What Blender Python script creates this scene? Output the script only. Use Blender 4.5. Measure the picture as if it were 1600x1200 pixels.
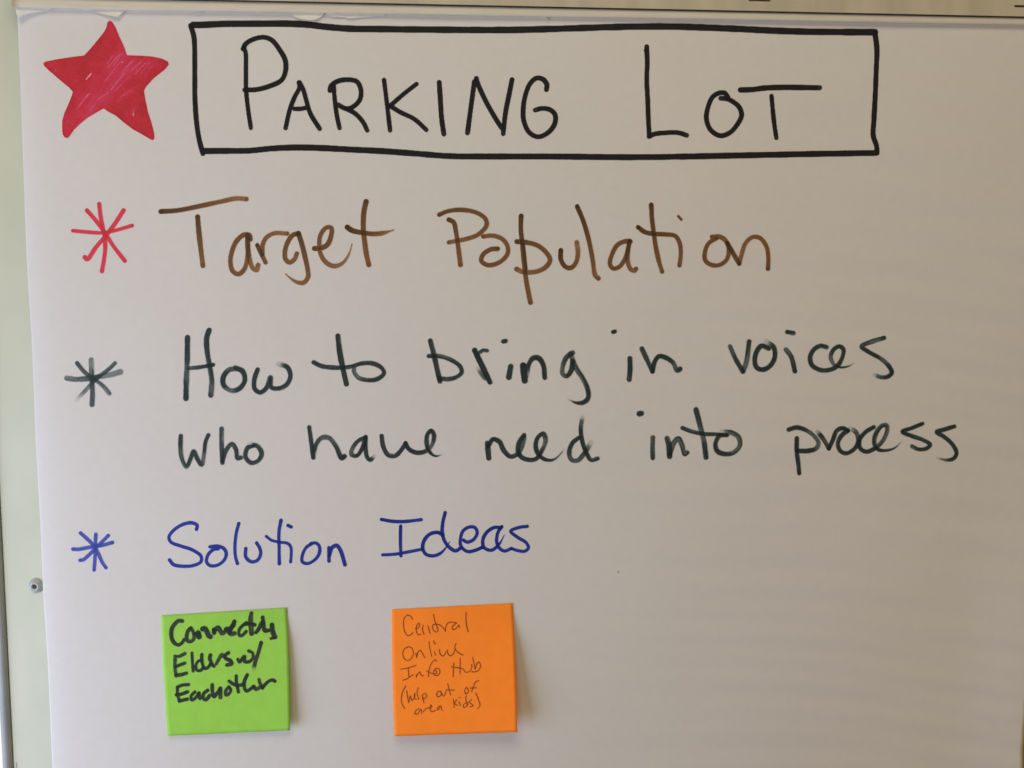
import bpy, bmesh, math
import numpy as np
from mathutils import Matrix, Vector

C = bpy.context.scene
for o in list(bpy.data.objects):
    bpy.data.objects.remove(o)

# ------------------------------------------------------------------ camera
PITCH, ROLL, DIST, FPX = math.radians(6.6), math.radians(-1.0), 0.55, 1385.0
fwd = Vector((0, math.cos(PITCH), -math.sin(PITCH)))
right = Vector((1, 0, 0))
down = fwd.cross(right)
CX = right * math.cos(ROLL) + down * math.sin(ROLL)      # image right
CY = -right * math.sin(ROLL) + down * math.cos(ROLL)     # image down
CAM = Vector((0, -DIST, 0))
cd = bpy.data.cameras.new('camera')
cam = bpy.data.objects.new('camera', cd)
C.collection.objects.link(cam)
cam.matrix_world = Matrix(((CX.x, -CY.x, -fwd.x, CAM.x), (CX.y, -CY.y, -fwd.y, CAM.y),
                           (CX.z, -CY.z, -fwd.z, CAM.z), (0, 0, 0, 1)))
cd.sensor_width = 36
cd.lens = 36 * FPX / 1600
cd.clip_start = 0.02
cd.clip_end = 50
C.camera = cam

# ------------------------------------------------------------------ light
w = bpy.data.worlds.new('World')
C.world = w
w.use_nodes = True
bg = w.node_tree.nodes['Background']
bg.inputs[0].default_value = (1.0, 0.69, 0.32, 1)
bg.inputs[1].default_value = 0.215

def lamp(name, loc, target, sx, sy, power, col):
    l = bpy.data.lights.new(name, 'AREA')
    l.shape = 'RECTANGLE'
    l.size, l.size_y, l.energy, l.color = sx, sy, power, col
    o = bpy.data.objects.new(name, l)
    C.collection.objects.link(o)
    o.location = loc
    o.rotation_euler = (Vector(target) - Vector(loc)).to_track_quat('-Z', 'Y').to_euler()
    return o
lamp('window_light', (-0.70, -0.40, -0.35), (0, 0, 0), 0.62, 0.62, 5.1, (0.635, 0.735, 0.97))
lamp('ceiling_light', (-0.10, -0.90, 1.00), (0, 0, 0), 0.75, 0.55, 5.80, (1.0, 0.925, 0.69))
lamp('wall_fill_light', (-1.5, 0.35, -0.6), (-1.0, 1.2, -0.95), 0.5, 0.5, 16.0, (0.95, 1.0, 0.97))  # unseen lamp added to whiten the wall behind the board

C.view_settings.view_transform = 'Standard'
C.view_settings.look = 'None'
C.view_settings.exposure = 0
C.view_settings.gamma = 1
C.view_settings.use_curve_mapping = False

# ------------------------------------------------------------------ helpers
def srgb(h):
    h = h.lstrip('#')
    v = [int(h[i:i + 2], 16) / 255 for i in (0, 2, 4)]
    return tuple(x / 12.92 if x <= 0.04045 else ((x + 0.055) / 1.055) ** 2.4 for x in v)

def ray_dirs(px):
    px = np.asarray(px, float).reshape(-1, 2)
    v = ((px[:, 0:1] - 800) / FPX) * np.array(CX) + ((px[:, 1:2] - 600) / FPX) * np.array(CY) + np.array(fwd)
    return v / v[:, 1:2]

def on_plane(px, y=0.0):
    """chart coordinates -> world points on the plane Y = y (scalar or array)"""
    v = ray_dirs(px)
    y = np.broadcast_to(np.asarray(y, float), (len(v),))
    return np.array(CAM) + v * (y + DIST)[:, None]

def sstep(a, b, x):
    t = np.clip((x - a) / (b - a), 0, 1)
    return t * t * (3 - 2 * t)

_r = np.random.RandomState(7)
_lat = _r.rand(256, 256)
def vnoise(x, y):
    x = np.asarray(x, float); y = np.asarray(y, float)
    xi = np.floor(x).astype(int); yi = np.floor(y).astype(int)
    fx = x - xi; fy = y - yi
    fx = fx * fx * (3 - 2 * fx); fy = fy * fy * (3 - 2 * fy)
    g = lambda a, b: _lat[a % 256, b % 256]
    return (g(xi, yi) * (1 - fx) + g(xi + 1, yi) * fx) * (1 - fy) + (g(xi, yi + 1) * (1 - fx) + g(xi + 1, yi + 1) * fx) * fy

def world_loc(o):
    v = Vector((0, 0, 0))
    while o is not None:
        v = v + o.location
        o = o.parent
    return v

def tag(o, label=None, cat=None, group=None, kind=None):
    for k, v in (('label', label), ('category', cat), ('group', group), ('kind', kind)):
        if v:
            o[k] = v
    return o

def thing(name, loc, label, cat, group=None):
    o = bpy.data.objects.new(name, None)
    o.empty_display_size = 0.02
    C.collection.objects.link(o)
    o.location = loc
    return tag(o, label, cat, group)

def mesh_obj(name, verts, faces, m, parent=None, loc=(0, 0, 0), smooth=True):
    me = bpy.data.meshes.new(name)
    off = np.array(world_loc(parent)) if parent is not None else np.array(loc, float)
    me.from_pydata((np.asarray(verts, float) - off).tolist(), [], [tuple(int(i) for i in f) for f in faces])
    me.validate()
    me.materials.append(m)
    if smooth:
        me.polygons.foreach_set('use_smooth', [True] * len(me.polygons))
    o = bpy.data.objects.new(name, me)
    C.collection.objects.link(o)
    if parent is not None:
        o.parent = parent
    else:
        o.location = loc
    return o

def bm_obj(name, bm, m, parent=None, loc=(0, 0, 0), smooth=False):
    bmesh.ops.recalc_face_normals(bm, faces=bm.faces)
    bm.verts.index_update()
    v = [tuple(x.co) for x in bm.verts]
    f = [[x.index for x in q.verts] for q in bm.faces]
    bm.free()
    return mesh_obj(name, v, f, m, parent, loc, smooth)

def hexa(front, y_back, bevel=0.0, seg=2):
    """box from four front corners (TL,TR,BR,BL) pushed back to y_back"""
    bm = bmesh.new()
    fv = [bm.verts.new(p) for p in front]
    bv = [bm.verts.new((p[0], y_back, p[2])) for p in front]
    bm.faces.new(fv)
    bm.faces.new(bv[::-1])
    for i in range(4):
        j = (i + 1) % 4
        bm.faces.new((fv[i], bv[i], bv[j], fv[j]))
    bmesh.ops.recalc_face_normals(bm, faces=bm.faces)
    if bevel:
        bmesh.ops.bevel(bm, geom=list(bm.edges), offset=bevel, segments=seg, profile=0.5, affect='EDGES')
    return bm

def rect(x0, x1, z0, z1, y):
    return [(x0, y, z1), (x1, y, z1), (x1, y, z0), (x0, y, z0)]

# ------------------------------------------------------------------ materials
def new_mat(name, rough=0.8, spec=0.3):
    m = bpy.data.materials.new(name)
    m.use_nodes = True
    nt = m.node_tree
    b = nt.nodes['Principled BSDF']
    b.inputs['Roughness'].default_value = rough
    b.inputs['Specular IOR Level'].default_value = spec
    return m, nt, b

def noise_mat(name, cols, scale=(60, 60, 60), rough=0.8, spec=0.3, detail=4, bump=0.0, bscale=900, lo=0.35, hi=0.65, metal=0):
    m, nt, b = new_mat(name, rough, spec)
    N, L = nt.nodes, nt.links
    tc = N.new('ShaderNodeTexCoord')
    mp = N.new('ShaderNodeMapping')
    mp.inputs['Scale'].default_value = scale
    L.new(tc.outputs['Object'], mp.inputs[0])
    n = N.new('ShaderNodeTexNoise')
    n.inputs['Scale'].default_value = 1
    n.inputs['Detail'].default_value = detail
    L.new(mp.outputs[0], n.inputs['Vector'])
    r = N.new('ShaderNodeValToRGB')
    r.color_ramp.elements[0].position = lo
    r.color_ramp.elements[1].position = hi
    r.color_ramp.elements[0].color = (*cols[0], 1)
    r.color_ramp.elements[1].color = (*cols[1], 1)
    L.new(n.outputs['Fac'], r.inputs[0])
    L.new(r.outputs[0], b.inputs['Base Color'])
    b.inputs['Metallic'].default_value = metal
    if bump:
        n2 = N.new('ShaderNodeTexNoise')
        n2.inputs['Scale'].default_value = bscale
        n2.inputs['Detail'].default_value = 3
        L.new(tc.outputs['Object'], n2.inputs['Vector'])
        bp = N.new('ShaderNodeBump')
        bp.inputs['Strength'].default_value = bump
        bp.inputs['Distance'].default_value = 0.0005
        L.new(n2.outputs['Fac'], bp.inputs['Height'])
        L.new(bp.outputs[0], b.inputs['Normal'])
    return m

PAPER = (0.80, 0.785, 0.775)
def shade(c, k):
    return tuple(x * k for x in c)
M_paper = noise_mat('chart paper', [shade(PAPER, 0.983), shade(PAPER, 1.014)], (170, 170, 170), 0.85, 0.12, detail=7, bump=0.12, bscale=900, lo=0.28, hi=0.72)
M_stub = noise_mat('torn paper', [(0.83, 0.82, 0.79), (0.90, 0.89, 0.86)], (200, 200, 200), 0.9, 0.1, bump=0.25, bscale=1500)
M_stack = noise_mat('page edges', [(0.62, 0.60, 0.55), (0.78, 0.76, 0.72)], (3, 900, 3), 0.9, 0.1)
M_card = noise_mat('cardboard backing', [(0.42, 0.35, 0.21), (0.50, 0.42, 0.26)], (300, 300, 300), 0.9, 0.1)
M_strip = noise_mat('binding strip', [(0.74, 0.70, 0.61), (0.79, 0.75, 0.66)], (60, 60, 400), 0.6, 0.3, bump=0.1)
M_bar = noise_mat('clamp bar paint', [(0.55, 0.51, 0.40), (0.65, 0.59, 0.47)], (70, 70, 14), 0.5, 0.35, bump=0.08, bscale=500)
M_board = noise_mat('easel board', [(0.655, 0.685, 0.545), (0.71, 0.735, 0.595)], (26, 26, 16), 0.45, 0.35, bump=0.03)
M_rail = noise_mat('grey rail', [(0.33, 0.37, 0.39), (0.40, 0.44, 0.45)], (90, 90, 30), 0.4, 0.5)
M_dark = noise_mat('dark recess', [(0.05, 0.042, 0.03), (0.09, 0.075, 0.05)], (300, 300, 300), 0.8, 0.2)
M_peg = noise_mat('grey plastic peg', [(0.46, 0.49, 0.485), (0.53, 0.56, 0.555)], (300, 300, 300), 0.35, 0.5)
M_hole = noise_mat('peg hole', [(0.07, 0.07, 0.065), (0.10, 0.10, 0.09)], (300, 300, 300), 0.9, 0.1)
M_wall = noise_mat('white wall', [(0.80, 0.80, 0.79), (0.84, 0.84, 0.83)], (5, 5, 5), 0.9, 0.1)

def day_glow_mat(name, a, b_):
    """fluorescent note paper: a plain diffuse sheet"""
    m = bpy.data.materials.new(name)
    m.use_nodes = True
    nt = m.node_tree
    nt.nodes.remove(nt.nodes['Principled BSDF'])
    d = nt.nodes.new('ShaderNodeBsdfDiffuse')
    n = nt.nodes.new('ShaderNodeTexNoise')
    n.inputs['Scale'].default_value = 120
    n.inputs['Detail'].default_value = 5
    tc = nt.nodes.new('ShaderNodeTexCoord')
    nt.links.new(tc.outputs['Object'], n.inputs['Vector'])
    r = nt.nodes.new('ShaderNodeValToRGB')
    r.color_ramp.elements[0].position = 0.35
    r.color_ramp.elements[1].position = 0.65
    r.color_ramp.elements[0].color = (*a, 1)
    r.color_ramp.elements[1].color = (*b_, 1)
    nt.links.new(n.outputs['Fac'], r.inputs[0])
    nt.links.new(r.outputs[0], d.inputs[0])
    nt.links.new(d.outputs[0], nt.nodes['Material Output'].inputs[0])
    return m
GREEN = (0.385, 0.78, 0.115)
ORANGE = (1.30, 0.355, 0.046)
M_green = day_glow_mat('green note paper', shade(GREEN, 0.97), shade(GREEN, 1.03))
M_orange = day_glow_mat('orange note paper', shade(ORANGE, 0.975), shade(ORANGE, 1.025))

def ink_mat(name, under, stops, rough=0.55, spec=0.25, grain=0.12):
    """ink on paper: the ink_density attribute runs from bare sheet (0) to a doubled pass (1)"""
    m, nt, b = new_mat(name, rough, spec)
    N, L = nt.nodes, nt.links
    at = N.new('ShaderNodeAttribute')
    at.attribute_name = 'ink_density'
    n = N.new('ShaderNodeTexNoise')
    n.inputs['Scale'].default_value = 1400
    n.inputs['Detail'].default_value = 3
    tc = N.new('ShaderNodeTexCoord')
    L.new(tc.outputs['Object'], n.inputs['Vector'])
    mr = N.new('ShaderNodeMapRange')
    mr.inputs['From Min'].default_value = 0.3
    mr.inputs['From Max'].default_value = 0.7
    mr.inputs['To Min'].default_value = 1 - grain
    mr.inputs['To Max'].default_value = 1 + grain
    L.new(n.outputs['Fac'], mr.inputs['Value'])
    mu = N.new('ShaderNodeMath')
    mu.operation = 'MULTIPLY'
    mu.use_clamp = True
    L.new(at.outputs['Fac'], mu.inputs[0])
    L.new(mr.outputs[0], mu.inputs[1])
    r = N.new('ShaderNodeValToRGB')
    els = r.color_ramp.elements
    els[0].position = 0
    els[0].color = (*under, 1)
    els[1].position = stops[-1][0]
    els[1].color = (*stops[-1][1], 1)
    for p, c in stops[:-1]:
        e = els.new(p)
        e.color = (*c, 1)
    L.new(mu.outputs[0], r.inputs[0])
    L.new(r.outputs[0], b.inputs['Base Color'])
    return m
INK = {
    'black': ink_mat('black marker ink', PAPER, [(0.5, (0.055, 0.049, 0.045)), (1.0, (0.0125, 0.0125, 0.0175))], spec=0.12, grain=0.08),
    'dry': ink_mat('worn green black marker ink', PAPER, [(0.30, (0.27, 0.30, 0.30)), (0.62, (0.055, 0.075, 0.077)), (1.0, (0.014, 0.021, 0.021))], spec=0.12, grain=0.12),
    'greydry': ink_mat('worn grey marker ink', PAPER, [(0.30, (0.36, 0.385, 0.385)), (0.62, (0.072, 0.098, 0.104)), (1.0, (0.022, 0.031, 0.033))], spec=0.12, grain=0.12),
    'brown': ink_mat('brown marker ink', PAPER, [(0.30, (0.45, 0.27, 0.15)), (0.55, (0.235, 0.115, 0.048)), (0.8, (0.115, 0.062, 0.028)), (1.0, (0.055, 0.030, 0.016))], grain=0.12),
    'blue': ink_mat('blue marker ink', PAPER, [(0.35, (0.16, 0.20, 0.60)), (0.65, (0.030, 0.050, 0.36)), (1.0, (0.012, 0.023, 0.19))], spec=0.12, grain=0.10),
    'paleblue': ink_mat('thin blue marker ink', PAPER, [(0.35, (0.20, 0.24, 0.62)), (0.65, (0.062, 0.092, 0.46)), (1.0, (0.040, 0.066, 0.36))], spec=0.12, grain=0.10),
    'red': ink_mat('red marker ink', PAPER, [(0.3, (0.85, 0.22, 0.30)), (0.6, (0.80, 0.058, 0.092)), (1.0, (0.62, 0.035, 0.052))], grain=0.10),
    'star': ink_mat('red marker fill ink', PAPER, [(0.22, (0.86, 0.45, 0.45)), (0.40, (0.80, 0.115, 0.24)), (0.52, (0.72, 0.058, 0.14)), (0.74, (0.68, 0.036, 0.066)), (1.0, (0.50, 0.028, 0.036))], grain=0.14),
    'notedry': ink_mat('worn marker ink on green note', GREEN, [(0.35, (0.17, 0.30, 0.07)), (0.7, (0.046, 0.068, 0.042)), (1.0, (0.020, 0.029, 0.024))], spec=0.12, grain=0.15),
    'pen': ink_mat('thin pen ink on orange note', (1.0, 0.37, 0.05), [(0.5, (0.62, 0.15, 0.02)), (1.0, (0.30, 0.040, 0.008))], grain=0.15),
}

# ------------------------------------------------------------------ the sheet's shape
LEFT = [(21, 0), (23, 12), (25, 60), (28, 120), (32, 240), (38, 400), (45.5, 520), (50, 620), (53, 700), (61, 840), (65, 930), (68.5, 980),
        (72, 1040), (76, 1120), (79, 1200), (84, 1300)]
RIGHT = [(1640, -10), (1634, 300), (1622, 700), (1610, 950), (1602.5, 1045), (1599, 1085), (1595, 1130), (1593, 1165), (1592, 1200), (1592, 1300)]
_lw = on_plane(LEFT); _rw = on_plane(RIGHT)
XL = float(np.mean(_lw[2:, 0])); XR = float(_rw[3, 0])

def sheet_y(x, z):
    x = np.asarray(x, float); z = np.asarray(z, float)
    u = np.clip((x - XL) / (XR - XL), 0, 1)
    y = 0.0022 * np.exp(-np.clip(x - XL, -0.01, 9) / 0.0085)                       # left edge falls back
    rip = np.sin(2 * np.pi * (z + 0.06 * x + 0.004 * np.sin(x * 23)) / 0.0190 + 2.2 * np.sin(z * 31 + x * 6)) \
        + 0.7 * np.sin(2 * np.pi * (z - 0.03 * x) / 0.0305 + 1.3)
    y = y + 0.00021 * rip * sstep(0.30, 0.95, u) * (0.25 + 0.75 * sstep(0.17, -0.02, z))             # ripples towards the right side
    y = y + 0.00022 * np.sin(x * 38 + z * 17 + 0.5) * np.sin(z * 44 - x * 11 + 1.0)  # slow waviness
    y = y - 0.0045 * sstep(0.90, 1.02, u) ** 2 * sstep(-0.05, -0.26, z)            # lower right edge lifts
    return y

def on_sheet(px, eps=0.0):
    p = on_plane(px)
    for _ in range(4):
        p = on_plane(px, sheet_y(p[:, 0], p[:, 2]) - eps)
    return p

# ------------------------------------------------------------------ the setting
wall = mesh_obj('wall', [(-4, 1.2, -2), (4, 1.2, -2), (4, 1.2, 3), (-4, 1.2, 3)], [(0, 1, 2, 3)], M_wall, smooth=False)
tag(wall, kind='structure')

# ------------------------------------------------------------------ the easel
BY = 0.0105                                                       # face of the board
easel = thing('flip_chart_easel', (0, BY, -0.45),
              'pale green easel board with grey side rail and beige clamp bar behind the pad', 'easel')
bl = on_plane([(0, 760), (20, 1200)], BY)
xb = float(bl[:, 0].mean())
board = bm_obj('board', hexa(rect(xb, 0.40, -0.45, 0.34, BY), BY + 0.012, 0.0008), M_board, easel)

def tube_profile(name, x0, x1, yf, yb, z0, z1, m, parent, n=10):
    """upright rail with a rounded front"""
    prof = [(x0, yb)]
    for i in range(n + 1):
        a = math.pi * i / n
        prof.append(((x0 + x1) / 2 - math.cos(a) * (x1 - x0) / 2, yf + 0.003 - math.sin(a) * 0.003))
    prof.append((x1, yb))
    V, F = [], []
    zs = np.linspace(z0, z1, 12)
    k = len(prof)
    for z in zs:
        V += [(a, b, z) for a, b in prof]
    for i in range(len(zs) - 1):
        for j in range(k):
            F.append((i * k + j, i * k + (j + 1) % k, (i + 1) * k + (j + 1) % k, (i + 1) * k + j))
    F.append(tuple(range(k))[::-1]); F.append(tuple((len(zs) - 1) * k + j for j in range(k)))
    return mesh_obj(name, V, F, m, parent, smooth=False)
tube_profile('side_rail', xb - 0.0068, xb - 0.0003, BY - 0.003, BY + 0.015, -0.45, 0.34, M_rail, easel)

# clamp bar: lower edge measured on its own plane
YB = -0.0043
lo = on_plane([(330, -1.0), (1600, 25.5)], YB)
def bar_z(x):
    return float(np.interp(x, lo[:, 0], lo[:, 2])) if lo[0, 0] <= x <= lo[1, 0] else \
        float(lo[0, 2] + (x - lo[0, 0]) * (lo[1, 2] - lo[0, 2]) / (lo[1, 0] - lo[0, 0]))
xa, xc = XL - 0.004, 0.40
bm = hexa([(xa, YB, bar_z(xa) + 0.05), (xc, YB, bar_z(xc) + 0.05), (xc, YB, bar_z(xc)), (xa, YB, bar_z(xa))], -0.0037, 0.00012)
bar = bm_obj('clamp_bar', bm, M_bar, easel)
gx0, gx1 = xa + 0.002, xc - 0.002  # dark strip below the bar's edge, painting in the shade of the gap
bm_obj('gap_shade_strip', hexa([(gx0, -0.0036, bar_z(gx0) + 0.004), (gx1, -0.0036, bar_z(gx1) + 0.004), (gx1, -0.0036, bar_z(gx1) - 0.0006),
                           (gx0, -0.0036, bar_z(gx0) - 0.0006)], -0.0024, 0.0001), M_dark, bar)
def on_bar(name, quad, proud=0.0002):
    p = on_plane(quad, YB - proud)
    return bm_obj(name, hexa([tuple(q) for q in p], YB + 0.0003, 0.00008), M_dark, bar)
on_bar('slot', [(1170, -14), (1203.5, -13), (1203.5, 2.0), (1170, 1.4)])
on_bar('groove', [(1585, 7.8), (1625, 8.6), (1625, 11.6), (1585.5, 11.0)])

# peg on the board beside the sheet
pc = on_plane([(56.5, 915)], BY)[0]
def disc(profile, c, n=40):
    V, F = [], []
    for r_, y_ in profile:
        for i in range(n):
            a = 2 * math.pi * i / n
            V.append((c[0] + r_ * math.cos(a), y_, c[2] + r_ * math.sin(a)))
    for k in range(len(profile) - 1):
        for i in range(n):
            j = (i + 1) % n
            F.append((k * n + i, k * n + j, (k + 1) * n + j, (k + 1) * n + i))
    F.append(tuple(range((len(profile) - 1) * n, len(profile) * n)))
    return V, F
V, F = disc([(0.0049, BY + 0.002), (0.0049, BY - 0.0005), (0.0046, BY - 0.0010), (0.0038, BY - 0.0013), (0.0031, BY - 0.0022),
             (0.0024, BY - 0.0025), (0.0017, BY - 0.0024), (0.0015, BY - 0.0018), (0.0015, BY - 0.0008)], pc)
peg = mesh_obj('peg', V, F, M_peg, easel)
V, F = disc([(0.00145, BY - 0.0010), (0.00145, BY - 0.00165), (0.0013, BY - 0.0018)], pc)
mesh_obj('peg_hole', V, F, M_hole, peg)

# ------------------------------------------------------------------ the pad
pad = thing('flip_chart_pad', (0, 0, -0.45), 'big white paper pad under a cream strip, handwritten list headed Parking Lot', 'paper pad')
def zs_of(side):
    return side[:, 2][::-1], side[:, 0][::-1]
lz, lx = zs_of(_lw); rz, rx = zs_of(_rw)
NX, NZ = 300, 290
ztop, zbot = 0.262, -0.42
V = []
for z in np.linspace(ztop, zbot, NZ):
    a, b = np.interp(z, lz, lx), np.interp(z, rz, rx)
    t = np.linspace(0, 1, NX)
    t = np.where(t < 0.1, t * t * 5 + t * 0.5, t)                # finer near the left edge
    x = a + (b - a) * t
    V.append(np.stack([x, sheet_y(x, np.full(NX, z)), np.full(NX, z)], 1))
V = np.concatenate(V)
idx = np.arange(NX * NZ).reshape(NZ, NX)
q = np.stack([idx[:-1, :-1], idx[1:, :-1], idx[1:, 1:], idx[:-1, 1:]], -1).reshape(-1, 4)
nV = len(V)
back = V + np.array([0, 0.00015, 0])
rim = np.concatenate([idx[0, :], idx[1:, -1], idx[-1, -2::-1], idx[-2:0:-1, 0]])
rf = [(rim[i], rim[(i + 1) % len(rim)], rim[(i + 1) % len(rim)] + nV, rim[i] + nV) for i in range(len(rim))]
sheet = mesh_obj('sheet', np.concatenate([V, back]), list(q) + [tuple(f[::-1] + nV) for f in q] + rf, M_paper, pad)
bm_obj('page_stack', hexa(rect(XL + 0.012, XR - 0.010, -0.43, 0.262, 0.0018), 0.0085), M_stack, pad)
bm_obj('backing_board', hexa(rect(XL + 0.010, XR + 0.020, -0.435, 0.268, 0.0088), 0.0103), M_card, pad)

# binding strip: rounded section swept along the top
LOW = [(19.5, 10.8), (100, 12.4), (200, 15.5), (400, 18.3), (600, 21.3), (800, 25), (1000, 27.7), (1200, 31.2), (1400, 35), (1600, 38.6), (1680, 40)]
prof = [(0.0006, 0.0006), (-0.0018, 0.0001), (-0.0024, -0.0001), (-0.0028, 0.0002), (-0.00292, 0.0008), (-0.0029, 0.0018), (-0.0028, 0.0032), (-0.0025, 0.0048), (-0.0022, 0.007), (-0.0020, 0.016), (-0.0026, 0.030), (0.0006, 0.030)]
lowp = on_plane(LOW, -0.0026)
xs = np.linspace(lowp[0, 0], lowp[-1, 0], 120)
zz = np.interp(xs, lowp[:, 0], lowp[:, 2])
V, F = [], []
k = len(prof)
for x, z in zip(xs, zz):
    V += [(x, a, z + b) for a, b in prof]
for i in range(len(xs) - 1):
    for j in range(k):
        F.append((i * k + j, i * k + (j + 1) % k, (i + 1) * k + (j + 1) % k, (i + 1) * k + j))
F.append(tuple(range(k))); F.append(tuple((len(xs) - 1) * k + j for j in range(k))[::-1])
mesh_obj('binding_strip', V, F, M_strip, pad)

def stub(pts, label=None):
    """a torn scrap left under the strip; pts = (chart x, chart y, lift in mm)"""
    bm = bmesh.new()
    y = -0.0004 - np.array([p[2] for p in pts]) / 1000
    P = on_plane([(p[0], p[1]) for p in pts], y)
    f = [bm.verts.new(p) for p in P]
    b = [bm.verts.new((p[0], p[1] + 0.00025, p[2])) for p in P]
    n = len(f)
    bm.faces.new(f); bm.faces.new(b[::-1])
    for i in range(n):
        j = (i + 1) % n
        bm.faces.new((f[i], b[i], b[j], f[j]))
    bmesh.ops.triangulate(bm, faces=[x for x in bm.faces if len(x.verts) > 4])
    o = bm_obj('torn_stub', bm, M_stub, pad)
    if label:
        o['label'] = label
stub([(24, 6, 0.3), (24.5, 14, 0.5), (26, 22, 1.0), (28.5, 27, 1.4), (36, 24, 1.3), (46, 20.7, 1.0), (60, 18.3, 0.7), (76, 16.4, 0.4), (86, 10, 0.2)], 'curled corner scrap at the left end of the strip')
stub([(120, 10, 0.2), (132, 16.2, 0.3), (150, 18.8, 0.8), (168, 23.2, 1.4), (183, 26.3, 2.0), (188, 23, 1.8), (193, 18.5, 1.2), (201, 12, 0.5)], 'pointed torn scrap above the red star')
stub([(284, 12, 0.2), (291, 17.5, 0.4), (303, 19.5, 0.8), (312, 21.6, 1.1), (318, 18.5, 0.7), (322, 14, 0.3)])
stub([(448, 14, 0.2), (453, 21.5, 0.5), (460, 26, 0.9), (470, 29.3, 1.3), (482, 31.4, 1.5), (491, 31.2, 1.5), (499, 28.3, 1.1), (505, 24, 0.7), (508, 15, 0.3)], 'rounded torn scrap above the title box')
stub([(508, 16, 0.2), (513, 24.2, 0.4), (518, 26, 0.7), (530, 26.5, 0.8), (540, 26.6, 0.8), (543, 28.4, 0.9), (549, 28.6, 0.9), (560, 27.4, 0.7), (575, 26.5, 0.6), (600, 24.5, 0.4), (606, 17, 0.2)], 'long thin torn scrap')
stub([(850, 26.5, 0.2), (852, 28, 0.3), (857, 34, 0.3), (858.5, 33, 0.3), (854, 26.5, 0.2)])

# ------------------------------------------------------------------ ink
def spline(pts, step):
    P = np.asarray(pts, float)
    if len(P) == 2:
        n = max(2, int(np.linalg.norm(P[1] - P[0]) / step))
        return P[0] + (P[1] - P[0]) * np.linspace(0, 1, n + 1)[:, None]
    Q = np.vstack([2 * P[0] - P[1], P, 2 * P[-1] - P[-2]])
    out = []
    for i in range(1, len(Q) - 2):
        p0, p1, p2, p3 = Q[i - 1:i + 3]
        d = [max(np.linalg.norm(b - a), 1e-4) ** 0.5 for a, b in ((p0, p1), (p1, p2), (p2, p3))]
        t0 = 0; t1 = d[0]; t2 = t1 + d[1]; t3 = t2 + d[2]
        n = max(2, int(np.linalg.norm(p2 - p1) / step))
        t = np.linspace(t1, t2, n, endpoint=False)[:, None]
        A1 = (t1 - t) / (t1 - t0) * p0 + (t - t0) / (t1 - t0) * p1
        A2 = (t2 - t) / (t2 - t1) * p1 + (t - t1) / (t2 - t1) * p2
        A3 = (t3 - t) / (t3 - t2) * p2 + (t - t2) / (t3 - t2) * p3
        B1 = (t2 - t) / (t2 - t0) * A1 + (t - t0) / (t2 - t0) * A2
        B2 = (t3 - t) / (t3 - t1) * A2 + (t - t1) / (t3 - t1) * A3
        out.append((t2 - t) / (t2 - t1) * B1 + (t - t1) / (t2 - t1) * B2)
    out.append(P[-1:])
    return np.vstack(out)

STYLE = {   # one-pass density, edge softness, dryness, start/end dot, width wobble
    'black': dict(d=0.92, soft=0.75, dry=0.04, dot=0.0, wob=0.05, end=0.22),
    'brown': dict(d=0.64, soft=0.8, dry=0.10, dot=0.10, wob=0.07),
    'dry': dict(d=0.83, soft=1.05, dry=0.20, dot=0.0, wob=0.10, press=0.20),
    'greydry': dict(d=0.66, soft=1.2, dry=0.16, dot=0.0, wob=0.10, press=0.18),
    'blue': dict(d=0.70, soft=0.7, dry=0.08, dot=0.08, wob=0.07),
    'paleblue': dict(d=0.62, soft=0.9, dry=0.08, dot=0.08, wob=0.08),
    'red': dict(d=0.64, soft=0.8, dry=0.08, dot=0.12, wob=0.06),
    'notedry': dict(d=0.89, soft=0.95, dry=0.12, dot=0.0, wob=0.14, press=0.10),
    'pen': dict(d=0.92, soft=0.5, dry=0.15, dot=0.0, wob=0.15),
}
_seed = [0]

def march(X, Y, S, D):
    """marching squares over S<0; returns points (chart coords), faces, density"""
    ny, nx = S.shape
    ins = S < 0
    pts, den, ids = [], [], {}
    def vert(key, x, y, d):
        if key not in ids:
            ids[key] = len(pts)
            pts.append((x, y)); den.append(d)
        return ids[key]
    cnt = ins[:-1, :-1].astype(int) + ins[1:, :-1] + ins[:-1, 1:] + ins[1:, 1:]
    faces = []
    for j, i in zip(*np.nonzero(cnt)):
        cs = ((j, i), (j + 1, i), (j + 1, i + 1), (j, i + 1))
        poly = []
        for a in range(4):
            p, q_ = cs[a], cs[(a + 1) % 4]
            sp, sq = S[p], S[q_]
            if sp < 0:
                poly.append(vert(p, X[p], Y[p], D[p]))
            if (sp < 0) != (sq < 0):
                k1, k2 = (p, q_) if p < q_ else (q_, p)
                s1, s2 = S[k1], S[k2]
                t = s1 / (s1 - s2)
                t = min(max(t, 0.02), 0.98)
                poly.append(vert((k1, k2), X[k1] + t * (X[k2] - X[k1]), Y[k1] + t * (Y[k2] - Y[k1]), D[k1] + t * (D[k2] - D[k1])))
        if len(poly) >= 3:
            faces.append(poly)
    return np.array(pts), faces, np.array(den)

def ink_object(name, pts, faces, den, mat_, surf, parent, label):
    P = surf(pts, 0.00006)
    o = mesh_obj(name, P, faces, mat_, parent)
    me = o.data
    at = me.attributes.new('ink_density', 'FLOAT', 'POINT')
    if len(me.vertices) == len(den):
        at.data.foreach_set('value', np.clip(den, 0, 1).astype(np.float32))
    # one-sided film of ink: face it towards the reader
    if me.polygons and sum(p.normal.y for p in list(me.polygons)[:200]) > 0:
        me.flip_normals()
    if label:
        o['label'] = label
    return o

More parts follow.
